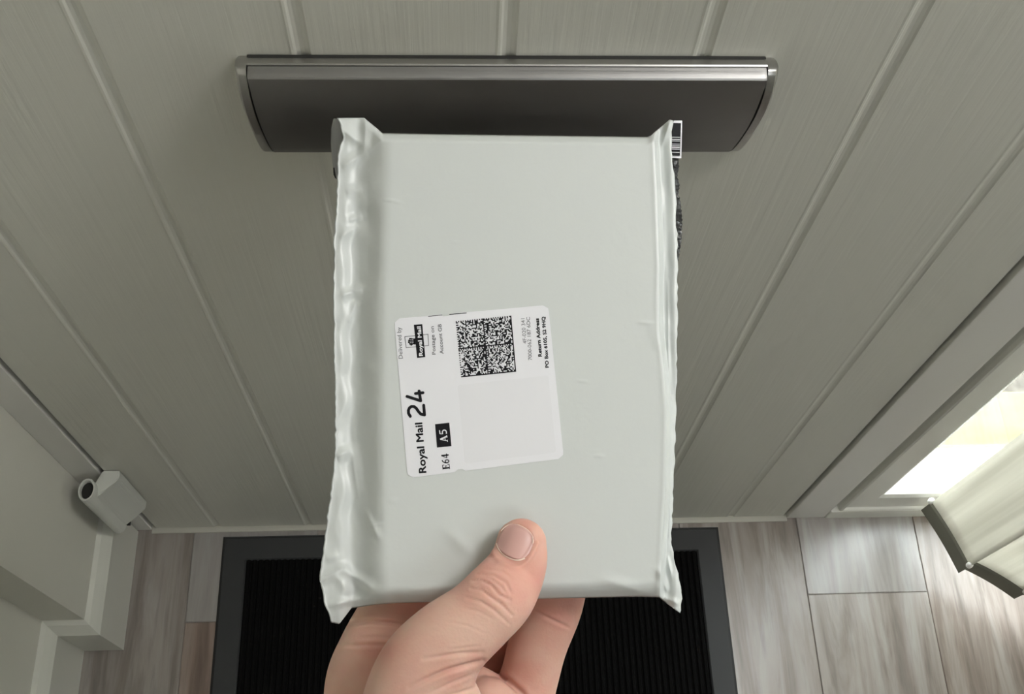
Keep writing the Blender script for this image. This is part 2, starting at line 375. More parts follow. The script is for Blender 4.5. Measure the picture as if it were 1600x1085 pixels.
# ------------------------------------------------------------------ hinge near the door foot
def hinge():
    bm = bmesh.new()
    # curved leaf from the door face out to the barrel
    pr = [(-0.3985, -0.0005), (-0.3985, -0.010), (-0.401, -0.0135), (-0.410, -0.022), (-0.418, -0.030), (-0.424, -0.034), (-0.430, -0.026), (-0.4185, -0.0005)]
    V = [(x, y, z) for z in (0.124, 0.243) for x, y in pr]; n = len(pr)
    vs = [bm.verts.new(v) for v in V]
    for i in range(n): bm.faces.new((vs[i], vs[(i + 1) % n], vs[n + (i + 1) % n], vs[n + i]))
    bm.faces.new(vs[:n][::-1]); bm.faces.new(vs[n:])
    bmesh.ops.bevel(bm, geom=list(bm.edges), offset=0.0012, segments=2, affect='EDGES')
    h = bm_obj('door_hinge', bm, M_hinge, DOOR); h['label'] = 'white plastic hinge low on the left edge of the door'
    # barrel: hollow-topped rounded tube
    bm = bmesh.new(); N = 28; cx, cy = -0.4300, -0.0275
    prof = [(0.0, 0.118), (0.0085, 0.118), (0.0098, 0.121), (0.0098, 0.252), (0.0092, 0.2545), (0.0078, 0.2545), (0.0072, 0.252), (0.0072, 0.235), (0.0, 0.235)]
    rows = []
    for r, z in prof:
        rows.append([bm.verts.new((cx + 1.0 * r * math.cos(2 * math.pi * i / N), cy + 1.45 * r * math.sin(2 * math.pi * i / N), z)) for i in range(N)] if r > 0 else [bm.verts.new((cx, cy, z))])
    for a, b in zip(rows, rows[1:]):
        for i in range(N):
            j = (i + 1) % N
            if len(a) == 1: bm.faces.new((a[0], b[i], b[j]))
            elif len(b) == 1: bm.faces.new((a[i], a[j], b[0]))
            else: bm.faces.new((a[i], a[j], b[j], b[i]))
    br = bm_obj('barrel', bm, M_hinge, h, smooth=False)
    bm = bmesh.new(); r = bmesh.ops.create_cone(bm, cap_ends=True, segments=24, radius1=0.0071, radius2=0.0071, depth=0.012)
    for v in r['verts']: v.co = Vector((cx + v.co.x, cy + v.co.y * 1.45, 0.2425 + v.co.z))
    bm_obj('bore_shade', bm, M_gap, br)  # black plug stands in for the shade inside the hollow barrel
    boxo('screw_slot', (-0.4215, -0.4165, -0.031, -0.026, 0.1195, 0.1245), M_gap, h)
    boxo('frame_leaf', (-0.4455, -0.4245, -0.024, -0.002, 0.115, 0.205), M_hinge, h, bev=0.002)
hinge()

# ------------------------------------------------------------------ glazed side panel
def sidelight():
    x0, x1 = 0.5225, 1.13
    z0, z1 = 0.0, 2.06
    r = empty('window_1', (0.82, 0.02, 0.0)); tag(r, 'tall glazed side panel in white frame right of the door', kind='structure')
    bm = bmesh.new(); box(bm, x0, x0 + 0.0115, 0.012, 0.07, z0, z1); box(bm, x0, x1, 0.012, 0.07, z0, 0.018); bm_obj('outer_rebate', bm, M_frame, r)
    # sash: four members with a raised bead and a sloped inner chamfer
    def member(pts_a, pts_b):   # profile sections at both ends
        n = len(pts_a); V = list(pts_a) + list(pts_b)
        F = [(i, (i + 1) % n, n + (i + 1) % n, n + i) for i in range(n)] + [tuple(range(n)), tuple(range(n, 2 * n))]
        return V, F
    a, d = 0.534, 1.128
    # (offset outward->inward, y)
    sec = [(0.0, 0.06), (0.0, 0.002), (0.001, -0.003), (0.0030, -0.0045), (0.0050, -0.0030), (0.0065, 0.0), (0.040, 0.0), (0.046, 0.003), (0.053, 0.018), (0.0555, 0.030), (0.0555, 0.06)]
    zb, zt = 0.030, 2.05
    def corner(o, cx, cz): return None
    bm = bmesh.new()
    loops = []
    for off, y in sec:
        loops.append([bm.verts.new(p) for p in ((a + off, y, zb + off * 1.18), (d - off, y, zb + off * 1.18), (d - off, y, zt - off), (a + off, y, zt - off))])
    k = len(loops)
    for i in range(k):
        p, q = loops[i], loops[(i + 1) % k]
        for j in range(4): bm.faces.new((p[j], p[(j + 1) % 4], q[(j + 1) % 4], q[j]))
    bm_obj('sash_frame', bm, M_upvc, r)
    boxo('bottom_rail', (0.5235, 1.128, -0.004, 0.06, -0.002, 0.0285), M_upvc, r, bev=0.0015)
    g = boxo('glass_pane', (a + 0.05, d - 0.05, 0.034, 0.038, zb + 0.06, zt - 0.05), M_glass, r)
sidelight()

# outdoors, seen through the glass
boxo('exterior_sill', (0.45, 1.25, 0.071, 0.122, -0.14, -0.062), M_sill, bev=0.002, kind='structure')
boxo('exterior_step', (-0.8, 2.2, 0.128, 0.232, -0.22, -0.10), M_pave, bev=0.003, kind='structure')
boxo('exterior_ground', (-3.0, 5.0, 0.0, 6.0, -0.30, -0.16), M_grav, kind='structure')

# ------------------------------------------------------------------ door mat
def doormat():
    r = empty('doormat', (0.022, -0.24, 0.0)); tag(r, 'black rubber-edged doormat on the floor against the door', 'doormat')
    X0, X1, Y0, Y1, bw = -0.3245, 0.367, -1.02, -0.0145, 0.0345  # unseen length added so the steel flap reflects black mat
    bm = bmesh.new()
    def ring(off, z): return [bm.verts.new(p) for p in ((X0 + off, Y0 + off, z), (X1 - off, Y0 + off, z), (X1 - off, Y1 - off, z), (X0 + off, Y1 - off, z))]
    L = [ring(0, 0.0003), ring(0.0, 0.002), ring(0.004, 0.006), ring(bw - 0.002, 0.0065), ring(bw, 0.0045), ring(bw, 0.0003)]
    for p, q in zip(L, L[1:] + L[:1]):
        for j in range(4): bm.faces.new((p[j], p[(j + 1) % 4], q[(j + 1) % 4], q[j]))
    bm_obj('rubber_border', bm, M_rubber, r)
    bm = bmesh.new(); n = 76; w_ = (X1 - X0 - 2 * bw)
    pts = []
    for i in range(n):
        x = X0 + bw + w_ * i / n; s = w_ / n
        pts += [(x, 0.0028), (x + s * 0.2, 0.0062), (x + s * 0.6, 0.0062), (x + s * 0.8, 0.0028)]
    pts += [(X1 - bw, 0.0028), (X1 - bw, 0.0004), (X0 + bw, 0.0004)]
    extrude_profile('ribbed_pile', pts, Y0 + bw, Y1 - bw, 'y', M_pile, r)
doormat()

# ------------------------------------------------------------------ vertical blind
def blind():
    r = empty('vertical_blind', (0.72, -0.08, 0.06)); tag(r, 'beige vertical blind with open slats hanging before the side window', 'blind')
    def slat(p, q, z0=0.058, z1=2.10):
        p = Vector((p[0], p[1], 0)); q = Vector((q[0], q[1], 0)); d = (q - p).normalized(); nrm = Vector((-d.y, d.x, 0)); L = (q - p).length
        n = 12; V = []; F = []
        zs = [z0 + 0.034, z0 + 0.06, 0.3, 0.8, 1.4, z1]
        def pt(u, z, off): 
            bow = 0.0022 * math.sin(math.pi * u)
            return p + d * (L * u) + nrm * (bow + off) + Vector((0, 0, z))
        for off in (0.0, 0.0006):
            for z in zs:
                for i in range(n + 1): V.append(pt(i / n, z, off))
        m = n + 1; K = len(zs)
        for s in range(2):
            for a in range(K - 1):
                for i in range(n):
                    b = s * K * m + a * m + i; f = (b, b + 1, b + m + 1, b + m); F.append(f if s == 0 else f[::-1])
        for i in range(n): F.append((i, K * m + i, K * m + i + 1, i + 1)); F.append(((K - 1) * m + i, (K - 1) * m + i + 1, (2 * K - 1) * m + i + 1, (2 * K - 1) * m + i))
        for a in range(K - 1):
            F.append((a * m, (a + 1) * m, K * m + (a + 1) * m, K * m + a * m)); e = a * m + n; F.append((e, K * m + e, K * m + e + m, e + m))
        o = link('slat', mesh('slat', V, F), M_fab, r, True)
        # weight pocket: slightly thicker, plastic weight inside
        V = []; F = []
        for zi, (z, th) in enumerate(((z0, 0.0012), (z0 + 0.002, 0.0022), (z0 + 0.031, 0.0022), (z0 + 0.035, 0.0008))):
            for sg in (-1, 1):
                for i in range(n + 1): V.append(pt(i / n, z, 0.0003 + sg * th))
        for zi in range(3):
            for s in range(2):
                for i in range(n):
                    b = zi * 2 * m + s * m + i; F.append((b, b + 1, b + 1 + 2 * m, b + 2 * m))
            for i in (0, n): b = zi * 2 * m + i; F.append((b, b + m, b + 3 * m, b + 2 * m))
        for i in range(n): F.append((i, i + 1, m + i + 1, m + i)); b = 6 * m; F.append((b + i, b + i + 1, b + m + i + 1, b + m + i))
        bm = bmesh.new(); me = mesh('weight_pocket', V, F); bm.from_mesh(me); bm_obj('weight_pocket', bm, M_pocket, o)
        return o, p, q
    sl = [slat((0.640, -0.012), (0.6735, -0.1005)), slat((0.681, -0.094), (0.741, -0.136)), slat((0.737, -0.122), (0.812, -0.166)),
          slat((0.800, -0.150), (0.872, -0.188)), slat((0.862, -0.166), (0.936, -0.206))]
    # bead chain and clips along the slat feet
    for (o, p, q), z in zip(sl, (0.089,) * 5):
        for c in (p, q):
            bm = bmesh.new()
            bmesh.ops.create_icosphere(bm, subdivisions=3, radius=0.0042, matrix=Matrix.Translation(Vector((c.x, c.y + 0.002, z + 0.003))) @ Matrix.Diagonal((1, 1, 1.7, 1)))
            bm_obj('chain_clip', bm, M_chain, o, True)
    boxo('head_rail', (0.56, 1.25, -0.13, -0.06, 2.095, 2.13), M_upvc, r, bev=0.003)
blind()

# ------------------------------------------------------------------ frame of the held package
PK = 0.13; D0 = 0.42
cdir = np.array([(800 - 800) / FPX, -(575 - 542.5) / FPX, -1.0]) * D0     # camera-space origin of the package
EY = np.array([0, 1, -PK]); EY /= np.linalg.norm(EY); EX = np.array([1.0, 0, 0]); EN = np.cross(EX, EY)
def cam2w(p): return CAM + np.asarray(p) @ ROT.T
def raydir(px, py):
    px = np.asarray(px, float); py = np.asarray(py, float)
    return np.stack([(px - 800) / FPX, -(py - 542.5) / FPX, -np.ones_like(px)], -1)
def on_pack(px, py, h):
    """point of the package whose height over its front plane is h"""
    d = raydir(px, py); o = cdir + EN * 0
    tt = ((cdir @ EN) + np.asarray(h)) / (d @ EN)
    return cam2w(d * np.asarray(tt)[..., None])
def at(px, py, depth): return cam2w(raydir(px, py) * np.asarray(depth, float)[..., None])
def w2px(P):
    c = (np.asarray(P) - CAM) @ ROT; return 800 - c[..., 0] / c[..., 2] * FPX, 542.5 + c[..., 1] / c[..., 2] * FPX
def ss(x): x = np.clip(x, 0, 1); return x * x * (3 - 2 * x)

PT = ([525, 569, 598, 700, 860, 1014, 1046, 1054], [184, 184, 208, 210, 212, 214, 187, 189])
PB = ([517, 530, 549, 590, 620, 800, 1000, 1030, 1045, 1063], [973, 976, 951, 945, 943, 937, 933, 934, 946, 959])
LC = ([184, 195, 215, 245, 320, 380, 470, 560, 650, 700, 735, 800, 870, 908, 940, 973], [526, 532, 535, 528, 526, 521, 521, 522, 524, 523, 522, 512, 503, 499, 506, 517])
RC = ([189, 215, 245, 300, 400, 500, 600, 700, 800, 848, 880, 925, 959], [1054, 1049, 1051, 1056, 1059, 1059, 1057, 1055, 1051, 1048, 1056, 1066, 1063])
XL = ([208, 300, 450, 700, 930], [600, 596, 592, 590, 592])
XR = ([214, 300, 420, 470, 520, 560, 640, 760, 860, 934], [1022, 1026, 1030, 1029, 1030, 1035, 1042, 1040, 1034, 1030])
def seg_d(px, py, a, b):
    ax, ay = a; bx, by = b; vx, vy = bx - ax, by - ay; L2 = vx * vx + vy * vy
    u = np.clip(((px - ax) * vx + (py - ay) * vy) / L2, 0, 1)
    sd = ((px - ax) * vy - (py - ay) * vx) / math.sqrt(L2)
    return np.hypot(px - ax - u * vx, py - ay - u * vy), u, sd
TENTS = [  # a, b, width px, height m
    ((527, 196), (566, 226), 16, 0.0022), ((571, 188), (569, 236), 13, 0.0016), ((600, 214), (573, 240), 14, 0.0012), ((534, 262), (573, 236), 15, 0.0019),
    ((540, 300), (566, 296), 15, 0.0014), ((545, 345), (566, 338), 12, 0.0016), ((530, 372), (560, 352), 13, 0.0012), ((533, 462), (566, 452), 14, 0.0019),
    ((545, 505), (556, 470), 14, 0.0012), ((525, 715), (549, 703), 16, 0.0022), ((549, 703), (560, 780), 15, 0.0011), ((572, 800), (592, 842), 9, 0.0012), ((580, 822), (592, 818), 6, 0.0009),
    ((500, 909), (536, 889), 18, 0.0024), ((536, 889), (583, 921), 15, 0.0024), ((513, 947), (562, 936), 12, 0.0018), ((525, 900), (548, 930), 13, 0.0010), ((508, 874), (530, 868), 14, 0.0010),
    ((1030, 890), (1041, 922), 8, 0.0022), ((1032, 932), (1060, 944), 9, 0.0016), ((1043, 870), (1050, 905), 8, 0.0014), ((1046, 192), (1034, 228), 9, 0.0016),
    ((1043, 440), (1045, 620), 5, 0.0007), ((1049, 620), (1046, 840), 4, 0.0008),
    ((604, 312), (613, 314), 3.0, 0.0007), ((616, 314), (623, 317), 3.0, 0.0007), ((610, 772), (614, 786), 3.0, 0.0007), ((906, 595), (914, 597), 3.2, 0.0006),
    ((932, 704), (938, 716), 3.0, 0.0006), ((708, 378), (716, 380), 2.5, 0.0003), ((1000, 504), (1020, 505), 5, 0.0005), ((1018, 508), (1028, 545), 6, 0.0006),
    ((700, 828), (735, 868), 20, 0.0007), ((940, 905), (1028, 934), 18, 0.0010), ((610, 925), (740, 915), 22, 0.0006), ((616, 943), (622, 930), 5, -0.0008),
]
def hfront(px, py):
    px = np.asarray(px, float); py = np.asarray(py, float)
    xl = np.interp(py, *XL); xr = np.interp(py, *XR); yt = np.interp(px, *PT); yb = np.interp(px, *PB)
    jag = 5 * np.sin(py / 23.0) + 4 * np.sin(py / 11.0 + 1)
    deep = 0.55 + 0.45 * ss((py - 290) / 60) * (1 - 0.35 * np.exp(-((py - 375) / 22) ** 2) - 0.35 * np.exp(-((py - 465) / 22) ** 2)) - 0.2 * ss((py - 760) / 100)
    dl = (xl + 12 - px)                       # distance into the left side
    a = ss(dl / 56.0)
    lip = ss((dl - 50 + jag * 0.5) / 22.0)
    h = -0.0092 * a * (0.66 + 0.44 * deep) + 0.0026 * lip * deep
    h = h + 0.0010 * np.exp(-np.clip(px - np.interp(py, *LC), 0, 99) / 2.6) - 0.0009 * np.exp(-np.clip(np.interp(py, *RC) - px, 0, 99) / 2.6)
    h = h + 0.0007 * np.exp(-((py - 318) / 16) ** 2 - ((px - 556) / 16) ** 2) - 0.0009 * np.exp(-((py - 338) / 18) ** 2 - ((px - 572) / 14) ** 2) - 0.0006 * np.exp(-((py - 420) / 24) ** 2 - ((px - 578) / 12) ** 2)
    dr = px - xr
    h -= 0.0075 * ss((dr + 1) / 9.0) * (1 - 0.25 * ss((dr - 12) / 14)) - 0.0007 * np.exp(-(dr / 3.0) ** 2)
    # shoulders at the book's top and bottom edges
    inner = (1 - a) * (1 - ss(dr / 8.0))
    h -= 0.0050 * inner * np.clip(1 - (py - yt) / 13.0, 0, 1) ** 1.6
    h -= 0.0062 * (1 - ss(dr / 8.0)) * np.clip(1 - (yb - py) / 26.0, 0, 1) ** 2 * (0.3 + 0.7 * (1 - a))
    # slight sag between the corners of the book
    h -= 0.0005 * np.exp(-((px - 640) / 30) ** 2) * 0
    for A, B, wd, am in TENTS:
        d, u, sd = seg_d(px, py, A, B)
        g = np.clip(1 - d / wd, 0, 1); h = h + am * (g * g * (1.6 - 0.6 * g)) * (0.3 + 0.7 * np.sin(np.pi * u) ** 0.7)
    return h
def crumple(px, py, wgt):
    out = np.zeros(px.shape); f = px.ravel(); g = py.ravel(); w_ = wgt.ravel(); o = out.ravel()
    for i in range(len(f)):
        if w_[i] > 0.02:
            o[i] = w_[i] * (0.0008 * noise.noise(Vector((f[i] / 26, g[i] / 46, 3.1))) + 0.00018 * noise.noise(Vector((f[i] / 9, g[i] / 20, 7.7))))
    return o.reshape(px.shape)

def package():
    root = empty('postal_package', tuple(on_pack(800.0, 575.0, -0.007)))
    tag(root, 'pale grey plastic mailing bag with a white postage label, held in front of the door', 'package')
    NL, NC, NR, NTT = 44, 78, 34, 330
    s = np.concatenate([np.linspace(0, 1, NL, endpoint=False), 1 + np.linspace(0, 1, NC, endpoint=False), 2 + np.linspace(0, 1, NR + 1)])
    tt = np.linspace(0, 1, NTT + 1)
    S, T = np.meshgrid(s, tt)
    Y = 200 + 750 * T
    rnd = np.random.RandomState(3)
    jl = np.interp(np.arange(NTT + 1), np.arange(0, NTT + 4, 3), rnd.uniform(-1.3, 1.3, len(np.arange(0, NTT + 4, 3)))); jr = np.interp(np.arange(NTT + 1), np.arange(0, NTT + 5, 4), rnd.uniform(-1.6, 1.2, len(np.arange(0, NTT + 5, 4))))
    def X_at(Y):
        e0 = np.interp(Y, *LC); e1 = np.interp(Y, *XL); e2 = np.interp(Y, *XR); e3 = np.interp(Y, *RC)
        e0 = e0 + jl[:, None]; e3 = e3 + jr[:, None]
        x = np.where(S < 1, e0 + (e1 - e0) * S, np.where(S < 2, e1 + (e2 - e1) * (S - 1), e2 + (e3 - e2) * (S - 2)))
        return x
    for _ in range(6):
        X = X_at(Y); yt = np.interp(X, *PT); yb = np.interp(X, *PB); Y = yt + (yb - yt) * T
    H = hfront(X, Y)
    strip = np.clip(np.maximum((600 - X) / 25.0, (X - np.interp(Y, *XR)) / 10.0), 0, 1)
    H = H + crumple(X, Y, strip)
    # loose mouth corner on the left opens away from the back layer
    Pf = on_pack(X, Y, H)
    inset = np.clip(np.minimum(np.minimum(S * 1.0, 3 - S) * 3.0, np.minimum(T, 1 - T) * 40), 0, 1)
    xl = np.interp(Y, *XL); xr = np.interp(Y, *XR)
    core = ss((X - xl + 14) / 24.0) * ss((xr + 4 - X) / 14.0) * ss(np.minimum(T, 1 - T) * NTT / 6.0)
    Hb = (H - 0.0011 * ss(inset * 2)) * (1 - core) + (-0.0145) * core
    # inset the back a little in x/y towards the middle so its outline never overhangs the front
    Xb = X + np.where(X < 800, 1, -1) * 1.2 * (1 - core) * (inset > 0); Yb = Y
    Pb = on_pack(Xb, Yb, Hb)
    R_, C_ = X.shape; V = list(Pf.reshape(-1, 3)); F = []
    idf = np.arange(R_ * C_).reshape(R_, C_)
    idb = idf.copy(); nxt = R_ * C_; Pbv = []
    for i in range(1, R_ - 1):
        for j in range(1, C_ - 1): idb[i, j] = nxt; nxt += 1; Pbv.append(Pb[i, j])
    V += Pbv
    for i in range(R_ - 1):
        for j in range(C_ - 1):
            F.append((idf[i, j], idf[i + 1, j], idf[i + 1, j + 1], idf[i, j + 1]))
            F.append((idb[i, j], idb[i, j + 1], idb[i + 1, j + 1], idb[i + 1, j]))
    body = link('bag_body', mesh('bag_body', V, [tuple(int(a) for a in f) for f in F]), M_poly, root, True)
    # --- back-layer bits that show past the edges
    def plate(name, poly, h, m, parent, th=0.0004, wave=0.0):
        n = len(poly); hs = h if isinstance(h, (list, tuple)) else [h] * n
        a = [on_pack(float(p[0]), float(p[1]), hh) for p, hh in zip(poly, hs)]; b = [on_pack(float(p[0]), float(p[1]), hh - th) for p, hh in zip(poly, hs)]
        F = [tuple(range(n)), tuple(range(2 * n - 1, n - 1, -1))] + [(i, (i + 1) % n, n + (i + 1) % n, n + i) for i in range(n)]
        bm = bmesh.new(); bm.from_mesh(mesh(name, a + b, F)); bmesh.ops.triangulate(bm, faces=[f for f in bm.faces if len(f.verts) > 4])
        return bm_obj(name, bm, m, parent)
    # rolled mouth of the bag at the upper left: a curved strip running from the front edge round to the back
    bm = bmesh.new(); rows = []
    L_out = ([186, 200, 225, 250, 266, 279], [521, 517.5, 517, 519, 521, 525]); L_in = ([186, 200, 225, 250, 266, 279], [529, 536, 536, 530, 528, 527])
    for y in np.linspace(185.5, 279, 26):
        xo = float(np.interp(y, *L_out)); xi = float(np.interp(y, *L_in)); r = []
        for u in np.linspace(0, 1, 8):
            x = xi + (xo - xi) * u; hh = -0.0095 - 0.004 * u ** 2 + 0.0006 * math.sin(y / 9)
            r.append(bm.verts.new(on_pack(x, float(y), hh)))
        rows.append(r)
    for a, b in zip(rows, rows[1:]):
        for i in range(7): bm.faces.new((a[i], b[i], b[i + 1], a[i + 1]))
    fl = bm_obj('rolled_mouth', bm, M_polyin, root, True)
    so = fl.modifiers.new('s', 'SOLIDIFY'); so.thickness = 0.0004
    plate('mouth_tail', [(520.5, 262), (528, 262), (527, 280), (524, 279), (521, 273)], -0.0120, M_polyblk, root)
    # black crumpled back strip, upper right
    bm = bmesh.new(); rows = []
    Ry = [240, 262, 275, 290, 300, 320, 345, 370, 395, 410]; Rx = [1060, 1061, 1058, 1062, 1060, 1064, 1066, 1065, 1062, 1059]
    for k, y in enumerate(np.linspace(240, 410, 60)):
        xo = float(np.interp(y, Ry, Rx)) + 0.8 * math.sin(y * 0.9); xi = 1048.0; r = []
        for j, u in enumerate(np.linspace(0, 1, 9)):
            hh = -0.0092 - 0.001 * u + 0.0009 * noise.noise(Vector((u * 3, y / 7.0, 2))) - 0.0012 * u * u
            r.append(bm.verts.new(on_pack(xi + (xo - xi) * u, float(y), hh)))
        rows.append(r)
    for a, b in zip(rows, rows[1:]):
        for i in range(8): bm.faces.new((a[i], b[i], b[i + 1], a[i + 1]))
    bk = bm_obj('black_backing', bm, M_polyblk, root); so = bk.modifiers.new('s', 'SOLIDIFY'); so.thickness = 0.0004
    # barcode sticker wrapped round the back at the upper right corner
    st = plate('barcode_sticker', [(1048, 188.5), (1066, 188.5), (1064.5, 247.5), (1047, 246.5)], [-0.0092, -0.0100, -0.0100, -0.0092], M_lab, root)
    st['label'] = 'white barcode sticker folded round the bag corner'
    blk = plate('printed_panel', [(1049, 192), (1064, 192.5), (1062.5, 243.5), (1048, 243)], [-0.0086, -0.0094, -0.0094, -0.0086], M_ink, st, 0.0002)
    rr = random.Random(8)
    bm = bmesh.new(); y = 214.0
    while y < 241:
        wd = rr.choice((0.7, 1.0, 1.5)); xo = 1063 - (y - 200) * 0.03
        q = [on_pack(a_, b_, c_) for a_, b_, c_ in ((1049.0, y, -0.0082), (xo, y + 0.3, -0.0091), (xo, y + wd + 0.3, -0.0091), (1049.0, y + wd, -0.0082))]
        bm.faces.new([bm.verts.new(v) for v in q]); y += wd + rr.choice((1.6, 2.6, 4.2))
    bm_obj('bar_lines', bm, M_lab, st)

    # ---------------------------------------------------------- shipping label
    TL, TR, BR, BL = map(np.array, ((615.7, 498.6), (856.5, 476.6), (881.0, 716.5), (637.0, 747.5)))
    def on_lab(px, py, e): return on_pack(px, py, hfront(px, py) + e)
    def uvp(u, v): return (TL * (1 - u) + TR * u) * (1 - v) + (BL * (1 - u) + BR * u) * v
    def lab_patch(name, u0, u1, v0, v1, rad, e0, e1, m, parent, notch=None):
        N = 46; bm = bmesh.new(); us = np.linspace(u0, u1, N); vs = np.linspace(v0, v1, N)
        # rounded outline: clamp grid rows into the rounded rectangle
        top = []; 
        G = {}
        for i, v in enumerate(vs):
            dv = max(0, rad - min(v - v0, v1 - v)); inx = rad - math.sqrt(max(0, rad * rad - dv * dv)) if dv > 0 else 0
            for j, u in enumerate(us):
                uu = u0 + inx + (u1 - u0 - 2 * inx) * (j / (N - 1)); vv = v
                p = uvp(uu, vv)
                G[i, j] = (bm.verts.new(on_lab(p[0], p[1], e1)), bm.verts.new(on_lab(p[0], p[1], e0)))
        for i in range(N - 1):
            for j in range(N - 1):
                bm.faces.new([G[a][0] for a in ((i, j), (i + 1, j), (i + 1, j + 1), (i, j + 1))])
        rim = [(0, j) for j in range(N - 1)] + [(i, N - 1) for i in range(N - 1)] + [(N - 1, j) for j in range(N - 1, 0, -1)] + [(i, 0) for i in range(N - 1, 0, -1)]
        for a, b in zip(rim, rim[1:] + rim[:1]): bm.faces.new((G[a][0], G[b][0], G[b][1], G[a][1]))
        return bm_obj(name, bm, m, parent)
    # label is in two pieces split by a perforation at u = 0.335
    sp = 0.335
    lab = empty('shipping_label', tuple(on_pack(748.0, 612.0, 0.0002))); lab.parent = root; lab.matrix_parent_inverse = root.matrix_world.inverted()
    lab['label'] = 'white postage label stuck on the grey bag'
    lab_patch('service_panel', 0, sp + 0.001, 0, 1.0, 0.035, 0.00002, 0.00022, M_lab, lab)
    lab_patch('address_panel', sp + 0.001, 1, 0.0, 1.0, 0.035, 0.00002, 0.00022, M_lab, lab)
    lab_patch('backing_paper', sp - 0.045, sp + 0.045, 0.012, 0.985, 0.002, 0.00001, 0.00019, M_lab, lab)
    lab_patch('blank_area', 0.37, 0.955, 0.455, 0.955, 0.01, 0.00022, 0.00025, M_lab2, lab)
    INK = 0.00030
    def finish(bm, name, m, e=INK):
        for v in bm.verts:
            v.co = Vector(on_lab(v.co.x, v.co.y, e + v.co.z))
        return bm_obj(name, bm, m, lab)
    def poly(bm, pts, dz=0.0):
        bm.faces.new([bm.verts.new((p[0], p[1], dz)) for p in pts])
    def stroke(bm, pts, wd, caps=True, dz=0.0):
        pts = [np.array(p, float) for p in pts]
        for k, (a, b) in enumerate(zip(pts, pts[1:])):
            d = b - a; d /= np.linalg.norm(d); n = np.array([-d[1], d[0]]) * wd / 2
            poly(bm, [a - n, b - n, b + n, a + n], dz + 0.000002 * (k % 3))
        if caps:
            for k, p in enumerate(pts):
                poly(bm, [p + wd / 2 * np.array([math.cos(t_), math.sin(t_)]) for t_ in np.linspace(0, 2 * math.pi, 14, endpoint=False)], dz + 0.000006 + 0.000001 * (k % 3))
    def glyphs(s):
        cu = bpy.data.curves.new('t', 'FONT'); cu.body = s; cu.size = 1.0; cu.resolution_u = 3
        to = bpy.data.objects.new('t', cu); COL.objects.link(to); bpy.context.view_layer.update()
        me = bpy.data.meshes.new_from_object(to.evaluated_get(bpy.context.evaluated_depsgraph_get()))
        V = [(v.co.x, v.co.y) for v in me.vertices]; F = [tuple(p.vertices) for p in me.polygons]
        bpy.data.objects.remove(to); bpy.data.curves.remove(cu); bpy.data.meshes.remove(me)
        return np.array(V), F
    def text(bm, s, p0, p1, cap, bold=0.0, dz=0.0):
        V, F = glyphs(s); p0 = np.array(p0, float); p1 = np.array(p1, float)
        x0, x1 = V[:, 0].min(), V[:, 0].max(); d = p1 - p0; L = np.linalg.norm(d); d /= L; up = np.array([d[1], -d[0]])
        offs = [(0, 0)] if bold == 0 else [(bold * math.cos(a), bold * math.sin(a)) for a in np.linspace(0, 2 * math.pi, 6, endpoint=False)]
        for k, (ox, oy) in enumerate(offs):
            vs = []
            for x, y in V:
                q = p0 + d * ((x - x0) / (x1 - x0) * L + ox) + up * (y / 0.70 * cap + oy)
                vs.append(bm.verts.new((q[0], q[1], dz + 0.0000015 * k)))
            for f in F:
                try: bm.faces.new([vs[i] for i in f])
                except ValueError: pass
    c7 = lambda x, y: (590 + x / 3.5, 460 + y / 3.5)
    z1 = lambda x, y: (610 + x / 7.233, 470 + y / 7.233)
    z2 = lambda x, y: (610 + x / 7.233, 600 + y / 7.233)
    z3 = lambda x, y: (740 + x / 7.233, 470 + y / 7.233)
    bm = bmesh.new()
    text(bm, 'Delivered by', z1(140, 655), z1(118, 300), 6.6)
    text(bm, 'Postage on', z1(512, 608), z1(490, 290), 5.6, 0.12); text(bm, 'Account GB', z1(600, 600), z1(575, 265), 5.6, 0.12)
    finish(bm, 'small_lettering', M_ink2)
    bm = bmesh.new()
    text(bm, '4F-020 341', z3(600, 485), z3(576, 200), 5.8); text(bm, '7000-062 187 6DC', z3(660, 672), z3(636, 185), 5.8)
    finish(bm, 'tracking_number', M_ink2)
    bm = bmesh.new()
    text(bm, 'Return Address', z3(772, 630), z3(735, 200), 5.4, 0.38); text(bm, 'PO Box 6105, S2 9HQ', z3(850, 755), z3(806, 182), 5.2, 0.32)
    finish(bm, 'return_address', M_ink)
    # postal emblem: black name bar, thin box, crown
    bm = bmesh.new()
    bx_ = [z1(163, 408), z1(425, 380), z1(432, 508), z1(178, 532)]
    for a, b in zip(bx_, bx_[1:] + bx_[:1]): stroke(bm, [a, b], 0.9, True)
    finish(bm, 'emblem_box', M_ink2, INK)
    bm = bmesh.new()
    poly(bm, [z1(266, 274), z1(360, 266), z1(394, 638), z1(302, 648)], 0.00003)
    cr = [z1(275, 425), z1(276, 490)]
    stroke(bm, [z1(270, 428), z1(276, 495)], 3.0, False, 0.00002)
    for yy, xx in ((432, 222), (452, 212), (470, 210), (488, 222), (500, 236)):
        stroke(bm, [z1(262, 440 + (yy - 440) * 0.8), z1(xx, yy)], 1.3, True, 0.00002)
        poly(bm, [np.array(z1(xx, yy)) + 1.5 * np.array([math.cos(a), math.sin(a)]) for a in np.linspace(0, 6.28, 9)[:-1]], 0.00004)
    stroke(bm, [z1(240, 425), z1(232, 460), z1(246, 500)], 1.0, True, 0.00002)
    finish(bm, 'postal_emblem', M_ink)
    bm = bmesh.new(); text(bm, 'Royal Mail', z1(366, 622), z1(342, 292), 5.8, 0.34); finish(bm, 'emblem_lettering', M_lab, INK + 0.00006)
    # service lettering
    bm = bmesh.new(); text(bm, 'Royal Mail', z2(404, 1003), z2(357, 440), 11.2, 0.52)
